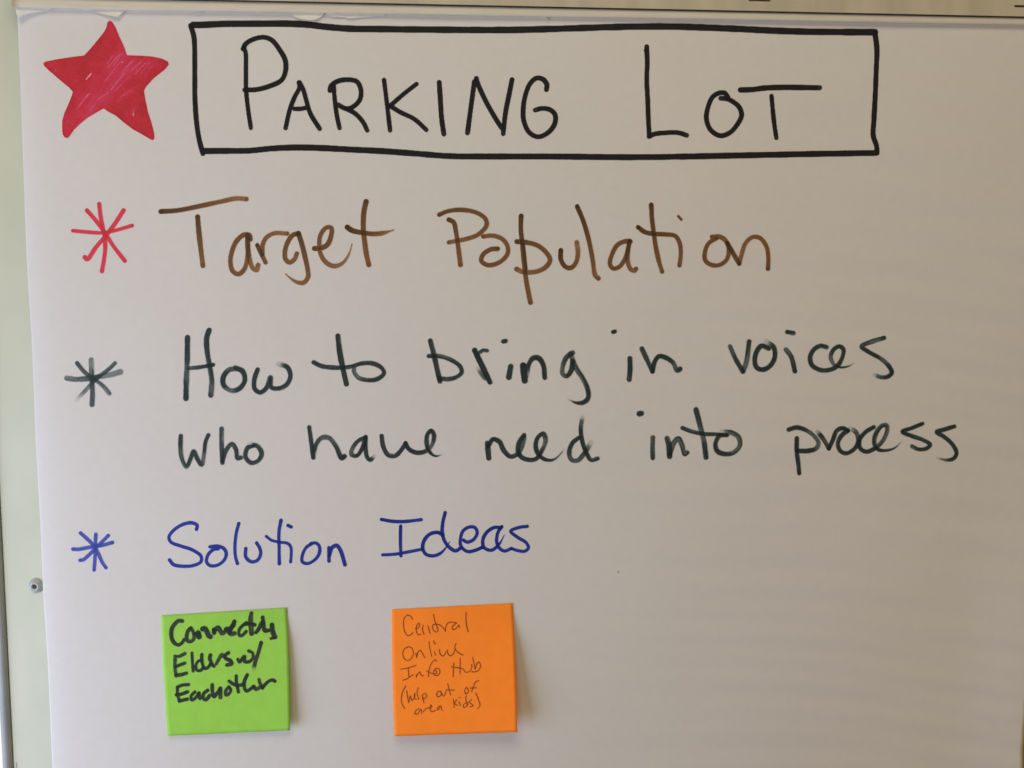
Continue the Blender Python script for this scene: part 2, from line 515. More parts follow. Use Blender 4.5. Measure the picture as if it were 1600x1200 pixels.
def word(name, label, ink, strokes, parent, surf, step=0.9):
    """strokes: (tile origin x, origin y, zoom, width, points, options)"""
    st = STYLE[ink]
    paths = []
    for (ox, oy, zm), wd, pts, op in strokes:
        P = np.array([(ox + x / zm, oy + y / zm) for x, y in pts])
        paths.append((spline(P, 0.6), wd, op))
    allp = np.vstack([p for p, _, _ in paths])
    mw = max(wd for _, wd, _ in paths) + 3
    x0, y0 = allp.min(0) - mw
    x1, y1 = allp.max(0) + mw
    gx = np.arange(x0, x1, step); gy = np.arange(y0, y1, step)
    X, Y = np.meshgrid(gx, gy)
    S = np.full(X.shape, 9.0); T = np.ones(X.shape)
    for Q, wd, op in paths:
        _seed[0] += 1
        sd = _seed[0] * 7.31
        seg = np.linalg.norm(np.diff(Q, axis=0), axis=1)
        arc = np.concatenate([[0], np.cumsum(seg)])
        L = max(arc[-1], 1e-3)
        hw = wd / 2 * (1 + st['wob'] * (vnoise(arc * 0.06 + sd, sd) * 2 - 1) + 0.4 * st['wob'] * (vnoise(arc * 0.3 + sd, sd + 9) * 2 - 1))
        if 't' in op:
            hw = hw * (1 - 0.72 * sstep(0.72, 1.0, arc / L))
        if 's' in op:
            hw = hw * (1 - 0.6 * sstep(0.25, 0.0, arc / L))
        m = wd / 2 + 2.5
        i0, i1 = np.searchsorted(gx, [Q[:, 0].min() - m, Q[:, 0].max() + m])
        j0, j1 = np.searchsorted(gy, [Q[:, 1].min() - m, Q[:, 1].max() + m])
        sx = X[j0:j1, i0:i1].ravel(); sy = Y[j0:j1, i0:i1].ravel()
        sS = np.full(sx.shape, 9.0); sD = np.zeros(sx.shape)
        tan = np.gradient(Q, axis=0)
        tan /= np.linalg.norm(tan, axis=1)[:, None] + 1e-9
        for c in range(0, len(sx), 3000):
            ax = sx[c:c + 3000, None] - Q[None, :, 0]
            ay = sy[c:c + 3000, None] - Q[None, :, 1]
            dd = np.sqrt(ax * ax + ay * ay)
            sd_ = dd - hw[None, :]
            k = sd_.argmin(1)
            r = np.arange(len(k))
            smin = sd_[r, k]
            ins = sd_ < -0.15 * wd
            runs = ins[:, 0].astype(int) + (ins[:, 1:] & ~ins[:, :-1]).sum(1)
            v = ax[r, k] * tan[k, 1] - ay[r, k] * tan[k, 0]
            u = arc[k]
            g = op.get('g', (1.0, 1.0))
            base = st['d'] * op.get('d', 1.0) * (g[0] + (g[1] - g[0]) * u / L)
            base = np.clip(base, 0, 0.97)
            streak = vnoise(u * 0.035 + sd, v * 1.5 + sd) * 0.65 + vnoise(u * 0.16 + sd, v * 2.3 + 40) * 0.35
            base = base * (1 - st['dry'] * sstep(0.42, 0.8, streak) * 1.3)
            base = base * (1 - st.get('press', 0) * 1.6 * sstep(0.45, 0.85, vnoise(u * 0.045 + sd * 1.7, sd + v * 0.1)))
            base = base - st.get('end', 0) * sstep(wd * 0.55, wd * 0.15, L - u)
            base = base + st['dot'] * sstep(wd * 0.55, wd * 0.2, np.minimum(u, L - u))
            if 'f' in op:
                n1 = vnoise(u * 0.1 + sd, v * 1.8)
                base = base * (1 - 0.85 * sstep(L - op['f'] * (0.6 + 0.8 * n1), L, u))
            if 'b' in op:
                base = base * (1 - 0.75 * sstep(op['b'], 0, u))
            side = 1 - st['dry'] * 0.8 * sstep(0.15, 0.5, v / wd * (1 if (_seed[0] % 2) else -1)) * vnoise(u * 0.04, sd)
            dens = 1 - (1 - np.clip(base * side, 0, 0.97)) ** np.maximum(runs, 1)
            dens = dens * sstep(0.55 * st['soft'], -0.75 * st['soft'], smin)
            sS[c:c + 3000] = smin
            sD[c:c + 3000] = dens
        shp = (j1 - j0, i1 - i0)
        S[j0:j1, i0:i1] = np.minimum(S[j0:j1, i0:i1], sS.reshape(shp))
        T[j0:j1, i0:i1] *= 1 - sD.reshape(shp)
    S = S - 0.6 * st['soft']
    p, f, d = march(X, Y, S, 1 - T)
    return ink_object(name, p, f, d, INK[ink], surf, parent, label)

def W(name, label, ink, tile, rows, parent=None, surf=None, step=0.9):
    out = []
    t = tile
    for r in rows:
        if len(r) == 3 and not isinstance(r[1], list):
            t = r                                                # change of tile
            continue
        out.append((t, r[0], r[1], r[2] if len(r) > 2 else {}))
    return word(name, label, ink, out, parent or sheet, surf or on_sheet, step)

# red star, filled in with marker
star_out = [(685, 128), (700, 135), (722, 170), (745, 225), (775, 290), (795, 345), (860, 347), (950, 353), (1010, 366), (1050, 385), (1055, 405), (1030, 435),
            (960, 490), (910, 545), (900, 570), (908, 620), (925, 700), (945, 760), (963, 830), (965, 865), (955, 877), (935, 868), (880, 835), (830, 808),
            (780, 770), (720, 720), (680, 700), (648, 678), (600, 705), (550, 735), (500, 775), (460, 815), (440, 845), (425, 862), (405, 860), (392, 840),
            (388, 800), (390, 750), (405, 700), (430, 645), (452, 590), (455, 572), (430, 545), (380, 505), (340, 470), (300, 435), (275, 410), (270, 395),
            (285, 385), (370, 368), (460, 355), (525, 347), (560, 310), (610, 250), (650, 200), (665, 170), (672, 140)]
def make_star():
    P = np.array(star_out, float) / 4
    gx = np.arange(64, 268, 0.8); gy = np.arange(28, 224, 0.8)
    X, Y = np.meshgrid(gx, gy)
    x, y = X.ravel(), Y.ravel()
    d = np.full(x.shape, 99.0); inside = np.zeros(x.shape, bool)
    for i in range(len(P)):
        a, b = P[i], P[(i + 1) % len(P)]
        e = b - a
        t = np.clip(((x - a[0]) * e[0] + (y - a[1]) * e[1]) / (e @ e), 0, 1)
        d = np.minimum(d, np.hypot(x - a[0] - t * e[0], y - a[1] - t * e[1]))
        c = ((a[1] > y) != (b[1] > y))
        with np.errstate(divide='ignore', invalid='ignore'):
            xc = a[0] + (y - a[1]) / (e[1] if abs(e[1]) > 1e-9 else 1e-9) * e[0]
        inside ^= c & (x < xc)
    s = np.where(inside, -d, d)
    # hatching runs up to the right
    ca, sa = math.cos(math.radians(52)), math.sin(math.radians(52))
    al, ac = x * ca - y * sa, x * sa + y * ca
    h = vnoise(ac * 0.34 + 3, al * 0.02) * 0.45 + vnoise(ac * 0.8 + 50, al * 0.03 + 9) * 0.35 + vnoise(ac * 1.5, al * 0.05) * 0.2
    pink = np.exp(-((x - 176 + (y - 120) * 0.55) / 26) ** 2) * 0.75 + np.exp(-(((x - 215) / 26) ** 2 + ((y - 103) / 13) ** 2)) * 0.6
    pink += np.exp(-(((x - 132) / 16) ** 2 + ((y - 152) / 10) ** 2)) * 0.4
    D = 0.84 + 0.18 * (vnoise(x * 0.09, y * 0.09) - 0.5) + 0.12 * (vnoise(x * 0.5, y * 0.5) - 0.5)
    D = np.maximum(D - pink * (0.04 + 0.50 * h), np.minimum(D, 0.46))
    D = D + 0.08 * np.exp(-((-s - 1.6) / 1.4) ** 2)
    def slit(x0, y0, x1, y1, wd, k):
        e = np.array([x1 - x0, y1 - y0]); t = np.clip(((x - x0) * e[0] + (y - y0) * e[1]) / (e @ e), 0, 1)
        return k * sstep(wd, wd * 0.35, np.hypot(x - x0 - t * e[0], y - y0 - t * e[1]))
    for q_ in ((134.5, 124, 142, 115.5, 1.3, 0.8), (86, 109, 87.2, 110.6, 0.9, 0.45), (190.5, 96.5, 192, 98, 0.9, 0.42), (208, 171, 208.6, 182, 0.8, 0.34),
               (209, 178, 209.5, 181, 0.9, 0.36), (215, 136, 217, 138, 0.9, 0.35), (163, 126, 166, 123, 0.9, 0.3), (134, 152, 137, 148, 0.8, 0.35),
               (174, 88, 182, 84, 0.7, 0.2), (217, 100, 231, 86, 0.6, 0.22), (209, 104, 222, 91, 0.6, 0.2), (225, 103, 239, 90, 0.6, 0.2)):
        D = D - slit(*q_)
    for X0, Y0, X1, Y1, k in ((640, 450, 690, 385, .22), (655, 480, 765, 355, .24), (700, 470, 790, 345, .2), (640, 605, 660, 560, .2), (690, 520, 740, 450, .14), (820, 480, 890, 420, .22),
                              (870, 510, 960, 430, .22), (905, 545, 1000, 440, .22), (960, 540, 1042, 440, .2), (1000, 560, 1070, 465, .14), (430, 780, 482, 728, .25), (380, 850, 425, 785, .18),
                              (350, 880, 395, 820, .14), (560, 780, 655, 718, .17), (770, 760, 945, 640, .2), (740, 800, 900, 700, .14), (680, 690, 805, 540, .2), (720, 700, 860, 560, .15),
                              (600, 640, 700, 520, .12), (320, 640, 360, 600, .15), (880, 930, 893, 875, .25), (260, 960, 320, 900, .1)):
        D = np.maximum(D - slit(60 + X0 / 6, 25 + Y0 / 6, 60 + X1 / 6, 25 + Y1 / 6, 1.4, k * 1.35), np.minimum(D, 0.43 - 0.25 * (k - 0.12)))
    D = np.clip(D, 0.05, 1) * sstep(0.5, -0.6, s)
    p, f, dn = march(X, Y, s.reshape(X.shape) - 0.5, D.reshape(X.shape))
    ink_object('star', p, f, dn, INK['star'], on_sheet, sheet, 'red hand-drawn star filled in with marker')
make_star()

A = (300, 0, 4); Cc = (600, 0, 4); D4 = (1000, 0, 4); P1 = (0, 0, 1)
W('title_box', 'black hand-drawn rectangle round the title', 'black', P1, [
    (10.2, [(302, 38.8), (312, 39), (345, 37.5), (400, 37), (450, 37), (480, 38.5), (510, 42), (550, 45), (600, 45.5), (700, 46.5), (800, 46.7), (870, 45), (950, 42.5),
            (1000, 41.5), (1050, 41.5), (1100, 43), (1150, 45), (1200, 47.5), (1250, 49.2), (1300, 50), (1367, 50.3)]),
    (7.8, [(298, 40), (303, 58), (304.3, 100), (304.5, 150), (307, 190), (311, 217), (317, 240)]),
    (9.3, [(318, 236), (350, 235.8), (388, 235.5), (425, 232), (462, 230.5), (500, 231.2), (550, 233.8), (600, 236.3), (650, 240), (700, 243.8), (750, 244.5),
           (850, 244.5), (1000, 245.6), (1075, 244.5), (1175, 242.5), (1275, 240.5), (1369, 239)]),
    (8.0, [(1367, 51), (1370, 75), (1369, 112), (1367.5, 150), (1365.5, 187), (1364.5, 212), (1369.5, 228), (1370.5, 239)])])
W('word', 'word Parking in black capitals', 'black', A, [
    (6.8, [(325, 300), (335, 330), (337, 450), (338, 560), (350, 680), (368, 800)]),
    (7.6, [(320, 305), (335, 275), (385, 245), (450, 233), (500, 252), (550, 315), (582, 375), (585, 440), (560, 500), (480, 540), (400, 560), (330, 562)]),
    (7.2, [(668, 515), (672, 545), (640, 610), (610, 690), (585, 800)]),
    (7.2, [(672, 515), (695, 560), (715, 630), (740, 710), (798, 805)]),
    (7.2, [(640, 680), (680, 680), (720, 672)]),
    (7.2, [(885, 535), (892, 620), (905, 720), (922, 800)]),
    (7.7, [(862, 565), (870, 535), (910, 508), (970, 498), (1030, 510), (1055, 560), (1050, 620), (1010, 665), (970, 680), (930, 665), (915, 655)]),
    (7.2, [(965, 680), (1020, 710), (1070, 765), (1095, 815)]),
    (7.0, [(1200, 500), (1215, 620), (1228, 730), (1238, 815)]),
    (7.0, [(1403, 525), (1320, 590), (1240, 660)]),
    (7.0, [(1235, 660), (1300, 700), (1390, 745), (1465, 812)]),
    Cc, (7.6, [(345, 515), (352, 620), (360, 740), (374, 838)]),
    (7.6, [(565, 510), (550, 620), (535, 730), (522, 830)]),
    (7.6, [(577, 490), (585, 520), (640, 640), (700, 745), (735, 800)]),
    (7.6, [(800, 498), (780, 600), (760, 700), (745, 835)]),
    (7.6, [(1015, 560), (1018, 530), (995, 497), (955, 488), (915, 520), (885, 590), (870, 680), (875, 760), (910, 830), (965, 855), (1030, 825), (1068, 770),
           (1068, 715), (1035, 685), (985, 678), (945, 688)])])
W('word', 'word Lot in black capitals', 'black', D4, [
    (7.5, [(42, 292), (45, 400), (42, 500), (48, 620), (52, 740), (58, 850)]), (4, [(32, 312), (34, 324)]),
    (7.3, [(57, 853), (90, 838), (160, 830), (240, 830), (292, 846)]),
    (7.5, [(548, 605), (530, 582), (500, 580), (455, 605), (425, 670), (415, 740), (440, 810), (500, 848), (560, 830), (610, 775), (635, 720), (620, 670), (580, 635), (545, 618), (505, 614)]),
    (8.4, [(628, 562), (700, 560), (780, 550), (900, 546), (1020, 547), (1122, 548)]),
    (7.0, [(822, 600), (830, 690), (840, 780), (852, 862)])])

B = (0, 300, 4); E4 = (240, 280, 4); F4 = (540, 270, 4); G4 = (860, 270, 4)
W('bullet', 'red asterisk bullet', 'red', B, [
    (6.8, [(620, 75), (630, 160), (650, 260), (658, 340), (650, 420), (637, 495)]),
    (6.4, [(543, 115), (600, 180), (655, 255), (710, 340), (780, 430)]),
    (7.0, [(772, 115), (720, 195), (660, 275), (600, 345), (545, 420), (530, 408)]),
    (6.0, [(455, 242), (540, 250), (640, 255), (720, 240), (825, 210)])])
W('word', 'word Target in brown', 'brown', E4, [
    (7.5, [(45, 202), (150, 195), (280, 170), (420, 140), (520, 120), (580, 124)], {'g': (1.42, 0.72)}),
    (7.8, [(275, 235), (282, 320), (293, 420), (308, 540)], {'g': (1.3, 0.85)}),
    (7.5, [(605, 375), (598, 350), (565, 348), (520, 385), (490, 450), (480, 520), (495, 575), (530, 593), (565, 565), (585, 500), (590, 430), (586, 365)], {'g': (1.1, 0.85)}),
    (7.5, [(588, 350), (588, 420), (600, 500), (620, 555), (645, 568), (653, 537)], {'g': (1.1, 0.7)}),
    (7.0, [(648, 412), (665, 450), (685, 490), (700, 520)], {'g': (1.3, 0.85)}),
    (7.0, [(680, 470), (682, 410), (705, 365), (755, 338), (835, 340)], {'g': (1.0, 0.75)}),
    (7.5, [(905, 340), (870, 350), (835, 400), (820, 460), (825, 500), (850, 520), (880, 500), (895, 465)], {'g': (1.2, 0.8)}),
    (7.7, [(905, 338), (925, 400), (945, 480), (962, 560), (965, 610), (940, 645), (900, 645), (850, 615), (825, 592)], {'g': (1.3, 0.65), 't': 1}),
    (7.5, [(1005, 433), (1040, 432), (1085, 410), (1110, 350), (1110, 305), (1080, 303), (1045, 345), (1035, 400), (1045, 470), (1080, 522), (1130, 543), (1180, 525), (1220, 470), (1240, 405)], {'g': (1.15, 0.65), 't': 1}),
    (8.0, [(1328, 140), (1315, 200), (1310, 290), (1320, 400), (1330, 470), (1345, 535)], {'g': (1.25, 0.85)}),
    (7.8, [(1210, 300), (1240, 320), (1310, 335), (1380, 342), (1440, 335), (1500, 318)], {'g': (1.5, 0.65), 't': 1})])
W('word', 'word Population in brown', 'brown', F4, [
    (7.0, [(585, 262), (640, 240), (730, 232), (820, 250), (875, 290), (880, 330), (830, 385), (760, 412), (645, 435)], {'g': (1.15, 0.8)}),
    (7.4, [(645, 293), (675, 310), (690, 370), (702, 450), (718, 575)], {'g': (1.2, 0.85)}),
    (7.3, [(860, 398), (920, 393), (980, 415), (1012, 460), (1010, 510), (960, 560), (890, 577), (848, 550), (860, 510), (910, 478), (950, 475)], {'g': (0.85, 1.1)}),
    (7.5, [(1097, 270), (1095, 350), (1105, 450), (1115, 560), (1130, 680), (1155, 810)], {'g': (1.3, 0.9)}),
    (5.0, [(1112, 450), (1122, 540), (1128, 600)]),
    (7.5, [(1070, 430), (1130, 435), (1200, 455), (1255, 500), (1278, 545), (1250, 590), (1190, 618), (1110, 620), (1068, 602)], {'g': (1.15, 0.75)}),
    (7.5, [(1345, 485), (1345, 540), (1375, 588), (1410, 593), (1440, 560), (1452, 500), (1445, 435)], {'g': (1.45, 0.65)}),
    (7.4, [(1447, 210), (1485, 300), (1520, 420), (1545, 550), (1560, 640), (1580, 660)], {'g': (1.4, 0.8)}),
    G4, (7.0, [(500, 430), (470, 428), (420, 450), (385, 510), (372, 570), (392, 598), (430, 588), (465, 540), (485, 480), (495, 430)], {'g': (1.1, 0.95)}),
    (7.0, [(495, 425), (485, 480), (483, 550), (500, 600), (525, 612), (535, 600)], {'g': (1.0, 0.8)}),
    (7.2, [(630, 200), (635, 290), (645, 370), (660, 470), (680, 560), (698, 618)], {'g': (1.3, 0.9)}),
    (7.0, [(548, 340), (590, 370), (650, 382), (720, 385), (780, 395), (808, 440), (815, 510), (807, 578)], {'g': (1.35, 0.85)}),
    (4.2, [(800, 272), (818, 292)]),
    (7.0, [(1010, 400), (1060, 400), (1100, 430), (1115, 480), (1100, 545), (1050, 578), (1000, 573), (967, 545), (967, 490), (990, 440), (1040, 408)], {'g': (0.9, 1.05)}),
    (7.2, [(1105, 440), (1140, 500), (1180, 568)], {'g': (1.4, 1.0)}),
    (7.0, [(1180, 568), (1195, 510), (1220, 440), (1265, 402), (1310, 408), (1350, 460), (1362, 530), (1360, 600)], {'g': (0.8, 1.0)})])

H4 = (260, 480, 4); I4 = (620, 480, 4); J4 = (960, 480, 4); K4 = (1160, 480, 4); L6 = (80, 500, 6.667)
W('bullet', 'grey-black asterisk bullet', 'greydry', L6, [
    (7.8, [(417, 415), (420, 520), (425, 640), (430, 760), (425, 880)]),
    (6.8, [(270, 450), (340, 535), (420, 600), (520, 670), (605, 765)]),
    (6.6, [(665, 450), (590, 520), (470, 610), (380, 710), (260, 835)], {'f': 26}),
    (8.6, [(160, 605), (250, 618), (380, 610), (500, 590), (620, 570), (720, 540)])])
W('word', 'word How in worn black marker', 'dry', H4, [
    (8.8, [(132, 190), (130, 330), (125, 450), (122, 570)]),
    (8.3, [(267, 145), (252, 190), (255, 280), (270, 370), (283, 460), (278, 550)]),
    (6.0, [(140, 382), (210, 375), (292, 360)]),
    (8.0, [(430, 385), (390, 392), (355, 440), (360, 490), (410, 522), (460, 505), (490, 455), (475, 400), (430, 380)]),
    (7.5, [(570, 390), (550, 450), (552, 510), (585, 533), (625, 505), (650, 440), (655, 500), (700, 508), (750, 485), (775, 430), (755, 375), (700, 355)], {'f': 14})])
W('word', 'word to in worn black marker', 'dry', H4, [
    (8.3, [(1072, 180), (1085, 290), (1105, 390), (1125, 480)]),
    (7.0, [(920, 345), (970, 368), (1060, 378), (1150, 372), (1220, 352), (1290, 352), (1345, 380), (1360, 412), (1320, 448), (1260, 456), (1200, 440), (1172, 400), (1175, 375)], {'d': 0.95})])
W('word', 'word bring in worn black marker', 'dry', I4, [
    (8.0, [(210, 210), (235, 310), (255, 400), (270, 462)]),
    (7.2, [(200, 305), (260, 305), (330, 325), (395, 370), (405, 408), (370, 438), (320, 450), (265, 445)]),
    (8.5, [(487, 270), (520, 340), (555, 410), (582, 468)], {'d': 1.1}),
    (6.0, [(520, 282), (540, 270), (565, 272)], {'d': 0.9}),
    (6.5, [(505, 380), (530, 420), (550, 445)], {'d': 0.75, 'b': 8}),
    (8.0, [(712, 370), (700, 438)]), (6.5, [(665, 214), (680, 211)], {'d': 1.1}),
    (10.0, [(790, 365), (800, 458)], {'d': 1.1}),
    (8.0, [(812, 430), (822, 365), (850, 320), (885, 318), (915, 360), (925, 440)], {'b': 16}),
    (7.8, [(1098, 285), (1062, 312), (1037, 370), (1037, 418), (1062, 430), (1090, 395), (1100, 340)]),
    (8.0, [(1085, 290), (1120, 380), (1165, 450), (1195, 520), (1195, 570), (1165, 596), (1120, 597), (1070, 575)], {'f': 14, 't': 1})])
W('word', 'word in in worn black marker', 'dry', J4, [
    (6.3, [(-8, 155), (3, 152)], {'d': 1.1}), (7.8, [(97, 320), (98, 390), (92, 452)]),
    (7.6, [(172, 260), (205, 330), (238, 402)]),
    (7.6, [(238, 400), (255, 335), (280, 307), (320, 315), (365, 345), (393, 395), (410, 386)])])
W('word', 'word voices in worn black marker', 'dry', J4, [
    (7.5, [(722, 245), (755, 320), (802, 402)]), (7.5, [(805, 402), (828, 330), (842, 215)]),
    (7.5, [(965, 258), (920, 242), (888, 280), (877, 340), (892, 380), (930, 390), (975, 365), (1003, 310), (995, 250), (950, 215)], {'f': 12}),
    (7.5, [(1072, 265), (1105, 310), (1128, 400)]), (7.0, [(1080, 155), (1118, 163)], {'d': 1.1}),
    (7.2, [(1325, 250), (1290, 242), (1250, 262), (1224, 310), (1235, 362), (1290, 393), (1350, 390), (1395, 365), (1425, 310), (1430, 262), (1405, 245), (1370, 265),
           (1352, 310), (1370, 355), (1410, 375), (1460, 370), (1500, 348)], {'f': 14, 't': 1}),
    K4, (7.0, [(885, 192), (810, 215), (745, 245), (790, 280), (870, 325), (920, 375), (933, 410), (910, 433), (870, 438), (825, 423)], {'f': 8})])
W('word', 'word who in worn black marker', 'dry', H4, [
    (7.0, [(90, 805), (88, 870), (98, 950), (125, 998), (150, 950), (170, 900), (195, 950), (220, 983), (235, 920), (245, 840), (262, 800)], {'d': 0.92}),
    (7.3, [(345, 760), (345, 860), (350, 972)], {'d': 0.9}), (7.0, [(350, 960), (375, 890), (410, 855), (435, 890), (445, 943), (465, 940)], {'d': 0.9}),
    (7.3, [(545, 862), (507, 880), (494, 935), (530, 973), (575, 958), (595, 915), (570, 870), (520, 855)], {'d': 0.92, 'f': 10})])
W('word', 'word have in worn black marker', 'dry', H4, [
    (7.0, [(893, 750), (905, 840), (918, 940)]), (7.4, [(920, 930), (935, 860), (970, 817), (1015, 817), (1060, 870), (1095, 943), (1112, 933)], {'b': 14}),
    (6.8, [(1245, 815), (1200, 835), (1162, 885), (1157, 922), (1190, 928), (1225, 880), (1245, 815)]),
    (6.5, [(1245, 810), (1245, 880), (1255, 938), (1275, 955), (1298, 930)], {'f': 6}),
    (7.0, [(1345, 805), (1355, 870), (1385, 922), (1430, 928), (1470, 890), (1495, 850)]),
    I4, (7.0, [(55, 850), (70, 880), (90, 897), (130, 910), (180, 900), (220, 860), (232, 800), (215, 772), (190, 800), (188, 860), (208, 908), (240, 930), (290, 920)], {'f': 12, 't': 1})])
W('word', 'word need in worn black marker', 'dry', I4, [
    (8.5, [(566, 850), (575, 943)]),
    (7.2, [(572, 870), (600, 826), (640, 840), (670, 898), (710, 933), (750, 920), (778, 880), (796, 815)]),
    (7.2, [(795, 800), (767, 840), (757, 890), (775, 933), (820, 953), (870, 948), (910, 890), (930, 830), (915, 792), (885, 810), (868, 860), (885, 920), (930, 953), (980, 953), (1020, 920), (1045, 888)], {'f': 10, 't': 1}),
    (7.2, [(1135, 817), (1097, 850), (1077, 910), (1092, 953), (1130, 958), (1175, 910), (1215, 845)], {'f': 14}),
    (7.2, [(1160, 690), (1150, 760), (1160, 840), (1185, 910), (1215, 955), (1255, 945)], {'b': 6})])
W('word', 'word into in worn black marker', 'dry', J4, [
    (9.0, [(156, 666), (168, 664)], {'d': 1.1}), (7.5, [(240, 815), (238, 870), (240, 943)]),
    (8.5, [(330, 820), (340, 860), (345, 933)]), (7.5, [(345, 920), (370, 850), (400, 822), (425, 870), (440, 918), (455, 908)]),
    (7.8, [(510, 640), (535, 740), (560, 840), (572, 938)]), (6.5, [(425, 755), (490, 778), (560, 792), (640, 795), (705, 800)], {'d': 0.92}),
    (7.5, [(700, 797), (660, 803), (632, 850), (642, 898), (690, 918), (745, 908), (783, 865), (775, 812), (730, 784), (670, 780)], {'d': 0.95, 'f': 12})])
W('word', 'word process in worn black marker', 'dry', K4, [
    (7.0, [(290, 765), (340, 752), (400, 770), (450, 807), (476, 850), (460, 883), (410, 898), (345, 898)]),
    (7.0, [(340, 820), (340, 900), (350, 980), (355, 1038)], {'d': 1.05}),
    (7.0, [(470, 780), (510, 830), (540, 883)], {'b': 6}), (6.8, [(540, 883), (565, 830), (590, 772), (625, 757), (660, 770)]),
    (7.0, [(660, 772), (622, 800), (597, 850), (612, 898), (650, 913), (700, 885), (725, 835), (710, 782), (670, 757)], {'f': 10}),
    (6.9, [(820, 750), (770, 780), (732, 830), (737, 883), (775, 903), (830, 880), (880, 830), (905, 770), (900, 738), (870, 742), (835, 790), (825, 850), (850, 890), (900, 895), (950, 880), (1000, 835)], {'f': 16, 't': 1}),
    (6.6, [(1125, 728), (1060, 755), (1000, 778), (1060, 805), (1130, 830), (1173, 860), (1150, 883), (1100, 888), (1060, 870)]),
    (6.6, [(1325, 745), (1260, 765), (1215, 780), (1260, 810), (1310, 855), (1338, 910), (1323, 943), (1280, 956), (1210, 940)], {'f': 10, 't': 1})])

U = (90, 790, 10); M5 = (240, 780, 5); N5 = (560, 770, 5)
W('bullet', 'blue asterisk bullet', 'paleblue', U, [
    (6.0, [(240, 680), (330, 682), (450, 660), (560, 640), (700, 620), (855, 577)]),
    (6.0, [(597, 450), (592, 550), (590, 700), (580, 880), (570, 1005)]),
    (6.0, [(358, 428), (450, 510), (560, 620), (640, 760), (700, 890), (755, 970)]),
    (5.8, [(792, 468), (700, 560), (590, 670), (480, 780), (400, 845), (352, 853)])], step=0.7)
W('word', 'word Solution in blue', 'blue', M5, [
    (5.5, [(335, 235), (340, 205), (300, 185), (230, 197), (160, 240), (120, 295), (135, 335), (210, 365), (300, 395), (370, 445), (370, 488), (310, 518), (230, 524), (155, 510), (125, 475)]),
    (5.4, [(440, 372), (500, 367), (550, 387), (568, 430), (545, 483), (490, 518), (440, 518), (414, 490), (425, 435), (470, 392), (505, 387)]),
    (5.2, [(665, 190), (645, 270), (635, 380), (640, 450), (655, 503)]),
    (5.4, [(720, 385), (720, 450), (760, 488), (810, 478), (836, 430), (830, 385), (805, 342)]),
    (5.4, [(995, 165), (980, 250), (980, 370), (982, 503)]),
    (4.8, [(880, 290), (920, 320), (980, 335), (1045, 345), (1070, 370), (1075, 430), (1070, 490)]), (5.6, [(1050, 205), (1075, 217)]),
    (5.4, [(1235, 347), (1190, 380), (1162, 440), (1162, 488), (1200, 503), (1260, 473), (1295, 420), (1293, 365), (1265, 342), (1228, 347)]),
    (5.6, [(1370, 380), (1370, 483)]), (6.2, [(1372, 440), (1395, 378), (1430, 362), (1460, 400), (1480, 460), (1495, 512)])], step=0.75)
W('word', 'word Ideas in blue', 'blue', N5, [
    (5.5, [(180, 208), (260, 222), (350, 225), (490, 210)], {'g': (1.2, 0.95)}), (5.3, [(330, 260), (328, 370), (332, 493)], {'g': (1.2, 1)}),
    (5.0, [(190, 485), (280, 480), (400, 460), (500, 440)]),
    (5.6, [(660, 330), (620, 310), (560, 322), (515, 370), (502, 430), (525, 478), (580, 493), (640, 473), (690, 420), (712, 385)], {'g': (1.3, 0.95), 't': 1}),
    (5.6, [(678, 155), (660, 230), (655, 310), (675, 380), (715, 430), (760, 453), (800, 430)], {'g': (1.2, 1)}),
    (5.4, [(820, 370), (850, 385), (900, 365), (928, 310), (910, 272), (870, 267), (820, 295), (797, 360), (802, 418), (850, 458), (910, 450), (970, 425)], {'g': (1.0, 1.2)}),
    (5.4, [(1115, 272), (1060, 272), (1002, 310), (972, 370), (982, 428), (1040, 448), (1100, 400), (1140, 330)], {'g': (1.25, 1), 't': 1}),
    (5.4, [(1120, 265), (1090, 310), (1080, 380), (1100, 430), (1140, 455), (1195, 435)], {'g': (1.25, 1)}),
    (5.2, [(1320, 262), (1250, 272), (1190, 300), (1240, 345), (1310, 390), (1328, 430), (1300, 456), (1240, 450), (1195, 435)], {'g': (1.1, 1)})], step=0.75)

